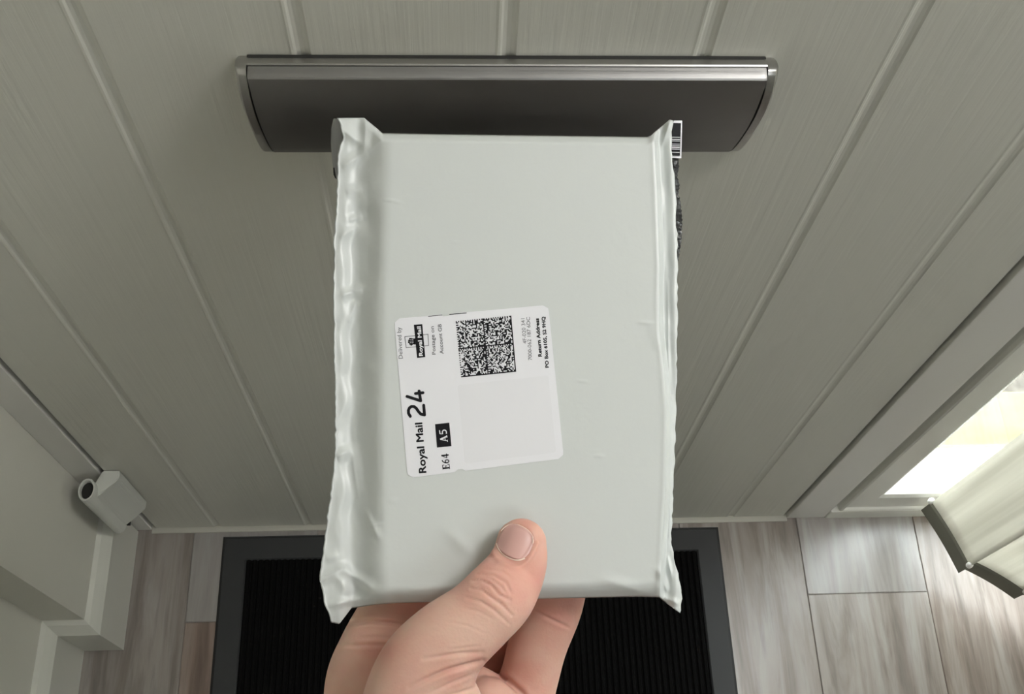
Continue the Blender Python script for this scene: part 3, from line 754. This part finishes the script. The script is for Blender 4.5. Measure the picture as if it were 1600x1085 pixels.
    stroke(bm, [z2(225, 368), z2(206, 335), z2(204, 300), z2(216, 272), z2(240, 256), z2(268, 258), z2(292, 276), z2(318, 315), z2(344, 343), z2(386, 352), z2(376, 243)], 4.6, True, 0.00001)
    stroke(bm, [z2(188, 143), z2(342, 193), z2(324, 82)], 4.6, True, 0.00001); stroke(bm, [z2(284, 110), z2(368, 101)], 4.6, True, 0.00003)
    finish(bm, 'service_lettering', M_ink)
    # serif codes
    def serif(bm, ch, p0, d, wdt, cap, dz=0.0):
        d = np.array(d, float); d /= np.linalg.norm(d); up = np.array([d[1], -d[0]]); p0 = np.array(p0, float)
        P = lambda x, y: p0 + d * x * wdt + up * y * cap
        def S_(pts, wd): stroke(bm, [P(*p) for p in pts], wd * cap, False, dz)
        thin, thick = 0.09, 0.21
        if ch == 'E':
            S_([(0.28, 0), (0.28, 1)], thick); S_([(0.05, 0.045), (0.92, 0.045)], thin); S_([(0.05, 0.955), (0.88, 0.955)], thin); S_([(0.3, 0.52), (0.68, 0.52)], thin)
            S_([(0.90, 0), (0.94, 0.28)], thin); S_([(0.86, 1), (0.90, 0.74)], thin); S_([(0.68, 0.38), (0.68, 0.66)], thin)
        if ch == 'A':
            S_([(0.14, 0), (0.50, 1)], thin); S_([(0.50, 1), (0.84, 0)], thick); S_([(0.28, 0.33), (0.70, 0.33)], thin); S_([(0, 0.045), (0.30, 0.045)], thin); S_([(0.64, 0.045), (1.02, 0.045)], thin)
        if ch == '6':
            S_([(0.78, 0.97), (0.45, 0.82), (0.25, 0.55), (0.22, 0.30), (0.32, 0.09), (0.5, 0.03), (0.70, 0.10), (0.78, 0.30), (0.70, 0.50), (0.5, 0.56), (0.30, 0.46)], 0.14)
        if ch == '4':
            S_([(0.62, 0), (0.62, 1)], 0.19); S_([(0.60, 0.98), (0.12, 0.30)], thin); S_([(0.08, 0.28), (0.92, 0.28)], 0.12)
        if ch == '5':
            S_([(0.82, 0.93), (0.28, 0.93)], 0.15); S_([(0.28, 0.95), (0.22, 0.55)], thin); S_([(0.22, 0.57), (0.50, 0.60), (0.72, 0.48), (0.78, 0.28), (0.66, 0.09), (0.42, 0.02), (0.18, 0.08)], 0.15)
    bm = bmesh.new(); dd = np.array(z2(655, 780)) - np.array(z2(674, 965)); L = np.linalg.norm(dd)
    for i, ch in enumerate('E64'): serif(bm, ch, np.array(z2(674, 965)) + dd * i / 3.0, dd, L / 3.1, 11.5, 0.000002 * i)
    poly(bm, [z2(505, 457), z2(665, 440), z2(690, 705), z2(527, 722)])
    finish(bm, 'size_code', M_ink)
    bm = bmesh.new(); dd = np.array(z2(632, 505)) - np.array(z2(652, 662)); L = np.linalg.norm(dd)
    for i, ch in enumerate('A5'): serif(bm, ch, np.array(z2(650, 656)) + dd * i / 2.0, dd, L / 2.1, 11.5)
    finish(bm, 'size_lettering', M_lab, INK + 0.00004)
    # square matrix of black modules with solid right and lower borders
    mc = [np.array(c7(*p)) for p in ((427, 148), (731, 117), (758, 424), (457, 455))]
    N = 48; rr = random.Random(21); bm = bmesh.new()
    def cell(i, j):   # i row from top, j col from left
        ii, jj = i % 24, j % 24
        if ii == 23 or jj == 23: return True
        if ii == 0: return j % 2 == 0
        if jj == 0: return i % 2 == 1
        return rr.random() < 0.52
    g = {}
    def gv(i, j):
        if (i, j) not in g:
            u, v = j / N, i / N; p = (mc[0] * (1 - u) + mc[1] * u) * (1 - v) + (mc[3] * (1 - u) + mc[2] * u) * v; g[i, j] = bm.verts.new((p[0], p[1], 0))
        return g[i, j]
    for i in range(N):
        for j in range(N):
            if cell(i, j): bm.faces.new((gv(i, j), gv(i + 1, j), gv(i + 1, j + 1), gv(i, j + 1)))
    finish(bm, 'matrix_code', M_ink)
    bm = bmesh.new(); stroke(bm, [(669, 494.6), (691, 492.4)], 0.9, False); stroke(bm, [(702, 491.6), (729, 489.2)], 1.2, False); finish(bm, 'edge_marks', M_ink)
    return root, body
PKG, PKG_BODY = package()

# ------------------------------------------------------------------ the hand
def hand():
    depth_front = lambda px, py, h: float(-((on_pack(float(px), float(py), h) - CAM) @ ROT)[2])
    def chain(pts, n_ring=34, sub=10, world=False):
        """pts: (px, py, depth, radius px across, radius px in depth) -> closed lofted tube with round ends"""
        P = [np.array(at(p[0], p[1], p[2])) for p in pts]; m = [p[2] / FPX for p in pts]
        A = [p[3] * k for p, k in zip(pts, m)]; B = [p[4] * k for p, k in zip(pts, m)]
        if world: P = [np.array(p[:3], float) for p in pts]; A = [p[3] for p in pts]; B = [p[4] for p in pts]
        # Catmull-Rom
        def cr(v, i, u):
            a, b, c, d = v[max(i - 1, 0)], v[i], v[i + 1], v[min(i + 2, len(v) - 1)]
            return 0.5 * ((2 * b) + (-a + c) * u + (2 * a - 5 * b + 4 * c - d) * u * u + (-a + 3 * b - 3 * c + d) * u ** 3)
        Q, RA, RB = [], [], []
        for i in range(len(P) - 1):
            for k in range(sub): u = k / sub; Q.append(cr(P, i, u)); RA.append(cr(A, i, u)); RB.append(cr(B, i, u))
        Q.append(P[-1]); RA.append(A[-1]); RB.append(B[-1])
        back = ROT @ np.array([0, 0, 1.0])
        V, rings = [], []
        def frame(i):
            tdir = Q[min(i + 1, len(Q) - 1)] - Q[max(i - 1, 0)]; tdir /= np.linalg.norm(tdir); s_ = np.cross(tdir, back); s_ /= np.linalg.norm(s_); return tdir, s_, np.cross(s_, tdir)
        def ring(c, s_, b_, ra, rb): rings.append([c + s_ * ra * math.cos(a) + b_ * rb * math.sin(a) for a in np.linspace(0, 2 * math.pi, n_ring, endpoint=False)])
        t0, s0, b0 = frame(0)
        for a in (80, 60, 40, 20): a = math.radians(a); ring(Q[0] - t0 * RA[0] * math.sin(a), s0, b0, RA[0] * math.cos(a), RB[0] * math.cos(a))
        for i in range(len(Q)):
            tt_, s_, b_ = frame(i); ring(Q[i], s_, b_, RA[i], RB[i])
        t1, s1, b1 = frame(len(Q) - 1)
        for a in (20, 40, 60, 80): a = math.radians(a); ring(Q[-1] + t1 * RA[-1] * math.sin(a), s1, b1, RA[-1] * math.cos(a), RB[-1] * math.cos(a))
        return rings
    V, F = [], []
    def add(rings):
        b = len(V); n = len(rings[0])
        for r in rings: V.extend(r)
        for i in range(len(rings) - 1):
            for j in range(n): F.append((b + i * n + j, b + i * n + (j + 1) % n, b + (i + 1) * n + (j + 1) % n, b + (i + 1) * n + j))
        F.append(tuple(b + j for j in range(n - 1, -1, -1))); e = b + (len(rings) - 1) * n; F.append(tuple(e + j for j in range(n)))
    dT = lambda px, py: depth_front(px, py, 0.0)
    # thumb lying on the package, running down to the thenar mound and wrist
    add(chain([(815, 850, dT(815, 850) - 0.0075, 40, 31), (811, 876, dT(811, 876) - 0.0090, 45, 37), (799, 903, dT(799, 903) - 0.0108, 51, 42), (780, 931, 0.3925, 57, 47),
               (746, 965, 0.392, 59, 53), (698, 1006, 0.392, 68, 60), (668, 1052, 0.394, 82, 70), (660, 1110, 0.398, 98, 86), (664, 1190, 0.406, 108, 88), (684, 1290, 0.418, 102, 72), (704, 1370, 0.428, 90, 56)]))
    dB = lambda px, py, r: depth_front(px, py, -0.0158) + r
    # index finger: base at the lower left, then up behind the package
    add(chain([(600, 1180, 0.440, 90, 60), (582, 1080, 0.440, 76, 58), (594, 1020, 0.438, 66, 52), (628, 955, 0.4385, 62, 44), (650, 900, dB(650, 900, 0.0095), 48, 36), (662, 830, dB(662, 830, 0.0090), 40, 33), (668, 765, dB(668, 765, 0.0085), 34, 30)]))
    # middle
    add(chain([(690, 1180, 0.455, 66, 58), (738, 1090, 0.464, 60, 50), (764, 1015, 0.468, 52, 44), (778, 955, 0.457, 46, 38), (784, 910, 0.4445, 42, 36), (786, 865, dB(786, 865, 0.0095), 40, 34), (790, 785, dB(790, 785, 0.009), 37, 32), (794, 720, dB(794, 720, 0.0085), 33, 29)]))
    # ring
    add(chain([(778, 1190, 0.448, 62, 56), (822, 1075, 0.447, 47, 44), (840, 1010, 0.4440, 46, 41), (866, 945, 0.4380, 45, 37), (882, 880, dB(882, 880, 0.0095), 40, 34), (888, 800, dB(888, 800, 0.009), 36, 31), (892, 740, dB(892, 740, 0.0085), 32, 28)]))
    # little finger, tucked behind the ring finger
    add(chain([(770, 1270, 0.444, 64, 56), (798, 1180, 0.458, 48, 44), (826, 1080, 0.471, 36, 34), (850, 990, 0.468, 32, 30), (890, 905, 0.455, 31, 29), (925, 850, dB(925, 850, 0.0088), 29, 27)]))
    # palm, heel of the hand, wrist and forearm
    add(chain([(650, 1085, 0.445, 92, 40), (700, 1170, 0.440, 150, 66), (712, 1270, 0.436, 146, 76), (718, 1370, 0.434, 120, 78)]))
    WR = at(718.0, 1350.0, 0.434)
    EL = np.array([-0.14, -0.665, 0.915]); fa = EL - WR
    add(chain([(*(WR - fa * 0.08), 0.030, 0.021), (*(WR + fa * 0.10), 0.028, 0.021), (*(WR + fa * 0.35), 0.031, 0.025), (*(WR + fa * 0.65), 0.038, 0.033), (*(WR + fa * 0.92), 0.041, 0.038)], world=True))
    # cushion of the palm below the ring finger and web between thumb and index
    add(chain([(765, 1100, 0.436, 44, 40), (800, 1160, 0.438, 60, 50), (800, 1260, 0.434, 66, 60)]))
    add(chain([(640, 1040, 0.425, 42, 50), (640, 1100, 0.425, 60, 60), (650, 1180, 0.425, 80, 70)]))
    me = mesh('hand_base', V, F); bm = bmesh.new(); bm.from_mesh(me); bmesh.ops.recalc_face_normals(bm, faces=bm.faces); bm.to_mesh(me); bm.free()
    o = bpy.data.objects.new('hand_base', me); COL.objects.link(o)
    rm = o.modifiers.new('r', 'REMESH'); rm.mode = 'VOXEL'; rm.voxel_size = 0.00058; rm.adaptivity = 0
    sm = o.modifiers.new('s', 'SMOOTH'); sm.factor = 0.5; sm.iterations = 20
    bpy.context.view_layer.update()
    hm = bpy.data.meshes.new_from_object(o.evaluated_get(bpy.context.evaluated_depsgraph_get()))
    bpy.data.objects.remove(o)
    n = len(hm.vertices); co = np.empty(n * 3); hm.vertices.foreach_get('co', co); co = co.reshape(-1, 3)
    nr = np.empty(n * 3); hm.vertices.foreach_get('normal', nr); nr = nr.reshape(-1, 3)
    px, py = w2px(co); dep = -((co - CAM) @ ROT)[:, 2]
    facing = np.clip((nr * ((CAM - co) / np.linalg.norm(CAM - co, axis=1)[:, None])).sum(1) * 2.0 + 0.25, 0, 1)
    disp = np.zeros(n)
    front = (dep < 0.415)
    def carve(pts, wd, am, mask, ridge=0.16):
        nonlocal disp
        best = np.full(n, 1e9); uu = np.zeros(n); k = len(pts) - 1
        for i, (a, b) in enumerate(zip(pts, pts[1:])):
            d, u, _ = seg_d(px, py, a, b); m_ = d < best; best[m_] = d[m_]; uu[m_] = (i + u[m_]) / k
        env = np.sqrt(np.clip(np.sin(np.pi * np.clip(uu, 0.04, 0.96)), 0, 1))
        disp += mask * facing * env * am * (-np.exp(-(best / wd) ** 2) + ridge * np.exp(-((best - 2.2 * wd) / (1.2 * wd)) ** 2))
    T = front.astype(float)
    # knuckle creases of the thumb
    carve([(738, 908), (752, 907), (768, 915), (780, 930), (797, 938)], 2.1, 0.0009, T)
    carve([(736, 920), (752, 922), (768, 934), (784, 946), (800, 962)], 2.1, 0.0008, T)
    carve([(728, 934), (750, 940), (772, 954), (796, 976)], 2.1, 0.0005, T)
    carve([(746, 898), (770, 899), (790, 910), (799, 928)], 2.2, 0.0006, T)
    carve([(752, 902), (768, 905), (784, 918), (792, 930)], 1.5, 0.0005, T)
    carve([(742, 914), (760, 920), (776, 934), (790, 948)], 1.4, 0.0004, T)
    carve([(724, 950), (748, 956), (770, 968)], 1.6, 0.00022, T)
    carve([(700, 972), (730, 978), (756, 990)], 1.6, 0.0002, T)
    carve([(760, 890), (785, 893), (800, 905)], 2.0, 0.0003, T)
    # creases of the thenar fold
    carve([(755, 1033), (730, 1040), (700, 1048), (665, 1062), (640, 1076)], 3.4, 0.0013, T)
    carve([(753, 1020), (720, 1021), (690, 1026), (662, 1030)], 3.0, 0.0006, T)
    carve([(748, 1010), (720, 1014), (700, 1016)], 2.4, 0.0003, T)
    carve([(745, 1052), (705, 1068), (670, 1084)], 2.6, 0.0004, T)
    carve([(752, 1072), (715, 1084), (690, 1090)], 2.6, 0.0004, T)
    # finger-base creases in the shade
    Bk = 1.0 - T
    carve([(545, 976), (580, 971), (610, 974), (640, 979)], 3.0, 0.0013, Bk)
    carve([(538, 1009), (570, 1008), (612, 1009)], 3.0, 0.0010, Bk)
    carve([(560, 998), (590, 996), (615, 998)], 3.0, 0.0005, Bk)
    carve([(835, 955), (860, 968), (888, 981)], 2.4, 0.0006, Bk)
    carve([(757, 1052), (785, 1057), (812, 1080), (830, 1100)], 4.0, 0.0016, Bk)
    # nail bed: a shallow flat recess with a fold around it
    NC_, ax, wx = np.array([805.0, 849.0]), np.array([0.465, -0.885]), np.array([0.885, 0.465])
    a_ = (px - NC_[0]) * ax[0] + (py - NC_[1]) * ax[1]; b_ = (px - NC_[0]) * wx[0] + (py - NC_[1]) * wx[1]
    rr = (np.abs(a_ / 30) ** 2.6 + np.abs(b_ / 26) ** 2.6) ** (1 / 2.6)
    disp += T * facing * (-0.0007 * (1 - ss((rr - 0.85) / 0.2)) + 0.0006 * np.exp(-((rr - 1.22) / 0.13) ** 2) * np.where(a_ > 18, 0.2, 1.0))
    co2 = co + nr * disp[:, None]
    hm.vertices.foreach_set('co', co2.ravel()); hm.update()
    red = np.zeros(n)
    def spot(x, y, r, s_, mask=1.0):
        nonlocal red
        red = np.maximum(red, s_ * np.exp(-(((px - x) ** 2 + (py - y) ** 2) / r ** 2)) * mask)
    spot(818, 818, 26, 0.65, T); spot(838, 850, 18, 0.45, T); spot(780, 930, 26, 0.3, T); spot(700, 1050, 30, 0.35, T); spot(600, 1018, 24, 0.6); spot(610, 985, 24, 0.35); spot(815, 1055, 36, 0.5, Bk)
    spot(812, 885, 56, 0.62, T); spot(630, 955, 60, 0.45, Bk); spot(865, 955, 60, 0.4, Bk); spot(770, 1000, 55, 0.6, Bk); spot(745, 1030, 16, 0.5, T); spot(870, 950, 40, 0.3, Bk)
    at_ = hm.attributes.new('redness', 'FLOAT', 'POINT'); at_.data.foreach_set('value', red)
    h = link('hand', hm, M_skin, None, True)
    tag(h, "person's bare left hand gripping the grey package, thumb on front, fingers behind", 'hand')
    # knitted cuff and sleeve over the forearm
    d_ = Vector(fa).normalized(); s1 = d_.cross(Vector((0, 0, 1))).normalized(); s2 = s1.cross(d_)
    bm = bmesh.new(); rows = []; rs = [(0.50, 0.0385, 0.034), (0.495, 0.041, 0.0365), (0.51, 0.043, 0.038), (0.62, 0.0435, 0.039), (0.63, 0.048, 0.044), (0.80, 0.052, 0.048), (1.0, 0.055, 0.052), (1.12, 0.056, 0.053), (1.16, 0.046, 0.043), (1.17, 0.02, 0.018)]
    for f_, ra, rb in rs:
        c_ = Vector(WR + fa * f_); rows.append([bm.verts.new(c_ + s1 * (ra * (1 + 0.012 * math.sin(8 * a + f_ * 40))) * math.cos(a) + s2 * rb * math.sin(a)) for a in np.linspace(0, 2 * math.pi, 48, endpoint=False)])
    for a, b in zip(rows, rows[1:]):
        for i in range(48): bm.faces.new((a[i], a[(i + 1) % 48], b[(i + 1) % 48], b[i]))
    bm.faces.new(rows[-1])
    bm_obj('sleeve', bm, mat('sleeve_knit', (0.035, 0.04, 0.05), 0.9), h, True)
    # ---- thumb nail conforming to the recess
    bvh = BVHTree.FromPolygons([Vector(c) for c in co2], [tuple(p.vertices) for p in hm.polygons])
    def surf(x, y, lift):
        d = Vector(ROT @ raydir(x, y)).normalized(); hit, nn, _, _ = bvh.ray_cast(Vector(CAM), d)
        return (hit + nn * lift) if hit is not None else None
    def nailpt(a, b):   # a: -1 base .. 1 tip ; b: -1..1
        L = 27.5; Wd = 27.0
        base = NC_ + ax * (a * L) + wx * (b * Wd); return base
    bm = bmesh.new(); N = 16; G = {}
    for i in range(N + 1):
        for j in range(N + 1):
            u = -1 + 2 * i / N; v = -1 + 2 * j / N
            # squircle disc mapping
            a = u * math.sqrt(max(0, 1 - v * v / 2.6)); b = v * math.sqrt(max(0, 1 - u * u / 2.6))
            if u < 0: a = a * 0.86
            p = nailpt(a, b); q = surf(p[0], p[1], 0.00032 + 0.00035 * (1 - v * v) * (1 - max(0, -u) ** 2) + 0.0004 * max(0, u) )
            if q is not None: G[i, j] = bm.verts.new(q)
    for i in range(N):
        for j in range(N):
            k4 = [(i, j), (i + 1, j), (i + 1, j + 1), (i, j + 1)]
            if all(k in G for k in k4): bm.faces.new([G[k] for k in k4])
    nail = bm_obj('thumb_nail', bm, M_nail, h, True); so = nail.modifiers.new('s', 'SOLIDIFY'); so.thickness = 0.0005; so.offset = -1
    nail['label'] = 'short pinkish thumb nail'
    # pale free edge of the nail
    bm = bmesh.new(); rows = []
    for k in range(25):
        th = math.radians(20 + 150 * k / 24); pr = []
        for off, lf in ((0.975, 0.0006), (1.0, 0.0009), (1.03, 0.0005)):
            c_, s__ = math.cos(th), math.sin(th); e = 2 / 2.35
            a = abs(s__) ** e * off; b = math.copysign(abs(c_) ** e, c_) * off
            p = nailpt(a, b); q = surf(p[0], p[1], lf)
            if q is not None: pr.append(bm.verts.new(q))
        if len(pr) == 3: rows.append(pr)
    for a, b in zip(rows, rows[1:]):
        for i in range(2): bm.faces.new((a[i], a[i + 1], b[i + 1], b[i]))
    bm_obj('free_edge', bm, M_cut, nail, True)
    # pale cuticle along the nail base
    bm = bmesh.new(); rows = []
    for k in range(21):
        th = math.radians(-150 + 120 * k / 20); pr = []
        for off, lf in ((1.0, 0.0003), (1.03, 0.0005), (1.07, 0.0001)):
            c_, s__ = math.cos(th), math.sin(th); e = 2 / 2.35
            p = nailpt(math.copysign(abs(s__) ** e, s__) * off * 0.9, math.copysign(abs(c_) ** e, c_) * off); q = surf(p[0], p[1], lf)
            if q is not None: pr.append(bm.verts.new(q))
        if len(pr) == 3: rows.append(pr)
    for a, b in zip(rows, rows[1:]):
        for i in range(2): bm.faces.new((a[i], a[i + 1], b[i + 1], b[i]))
    bm_obj('cuticle', bm, M_cut, nail, True)
    return h
hand()
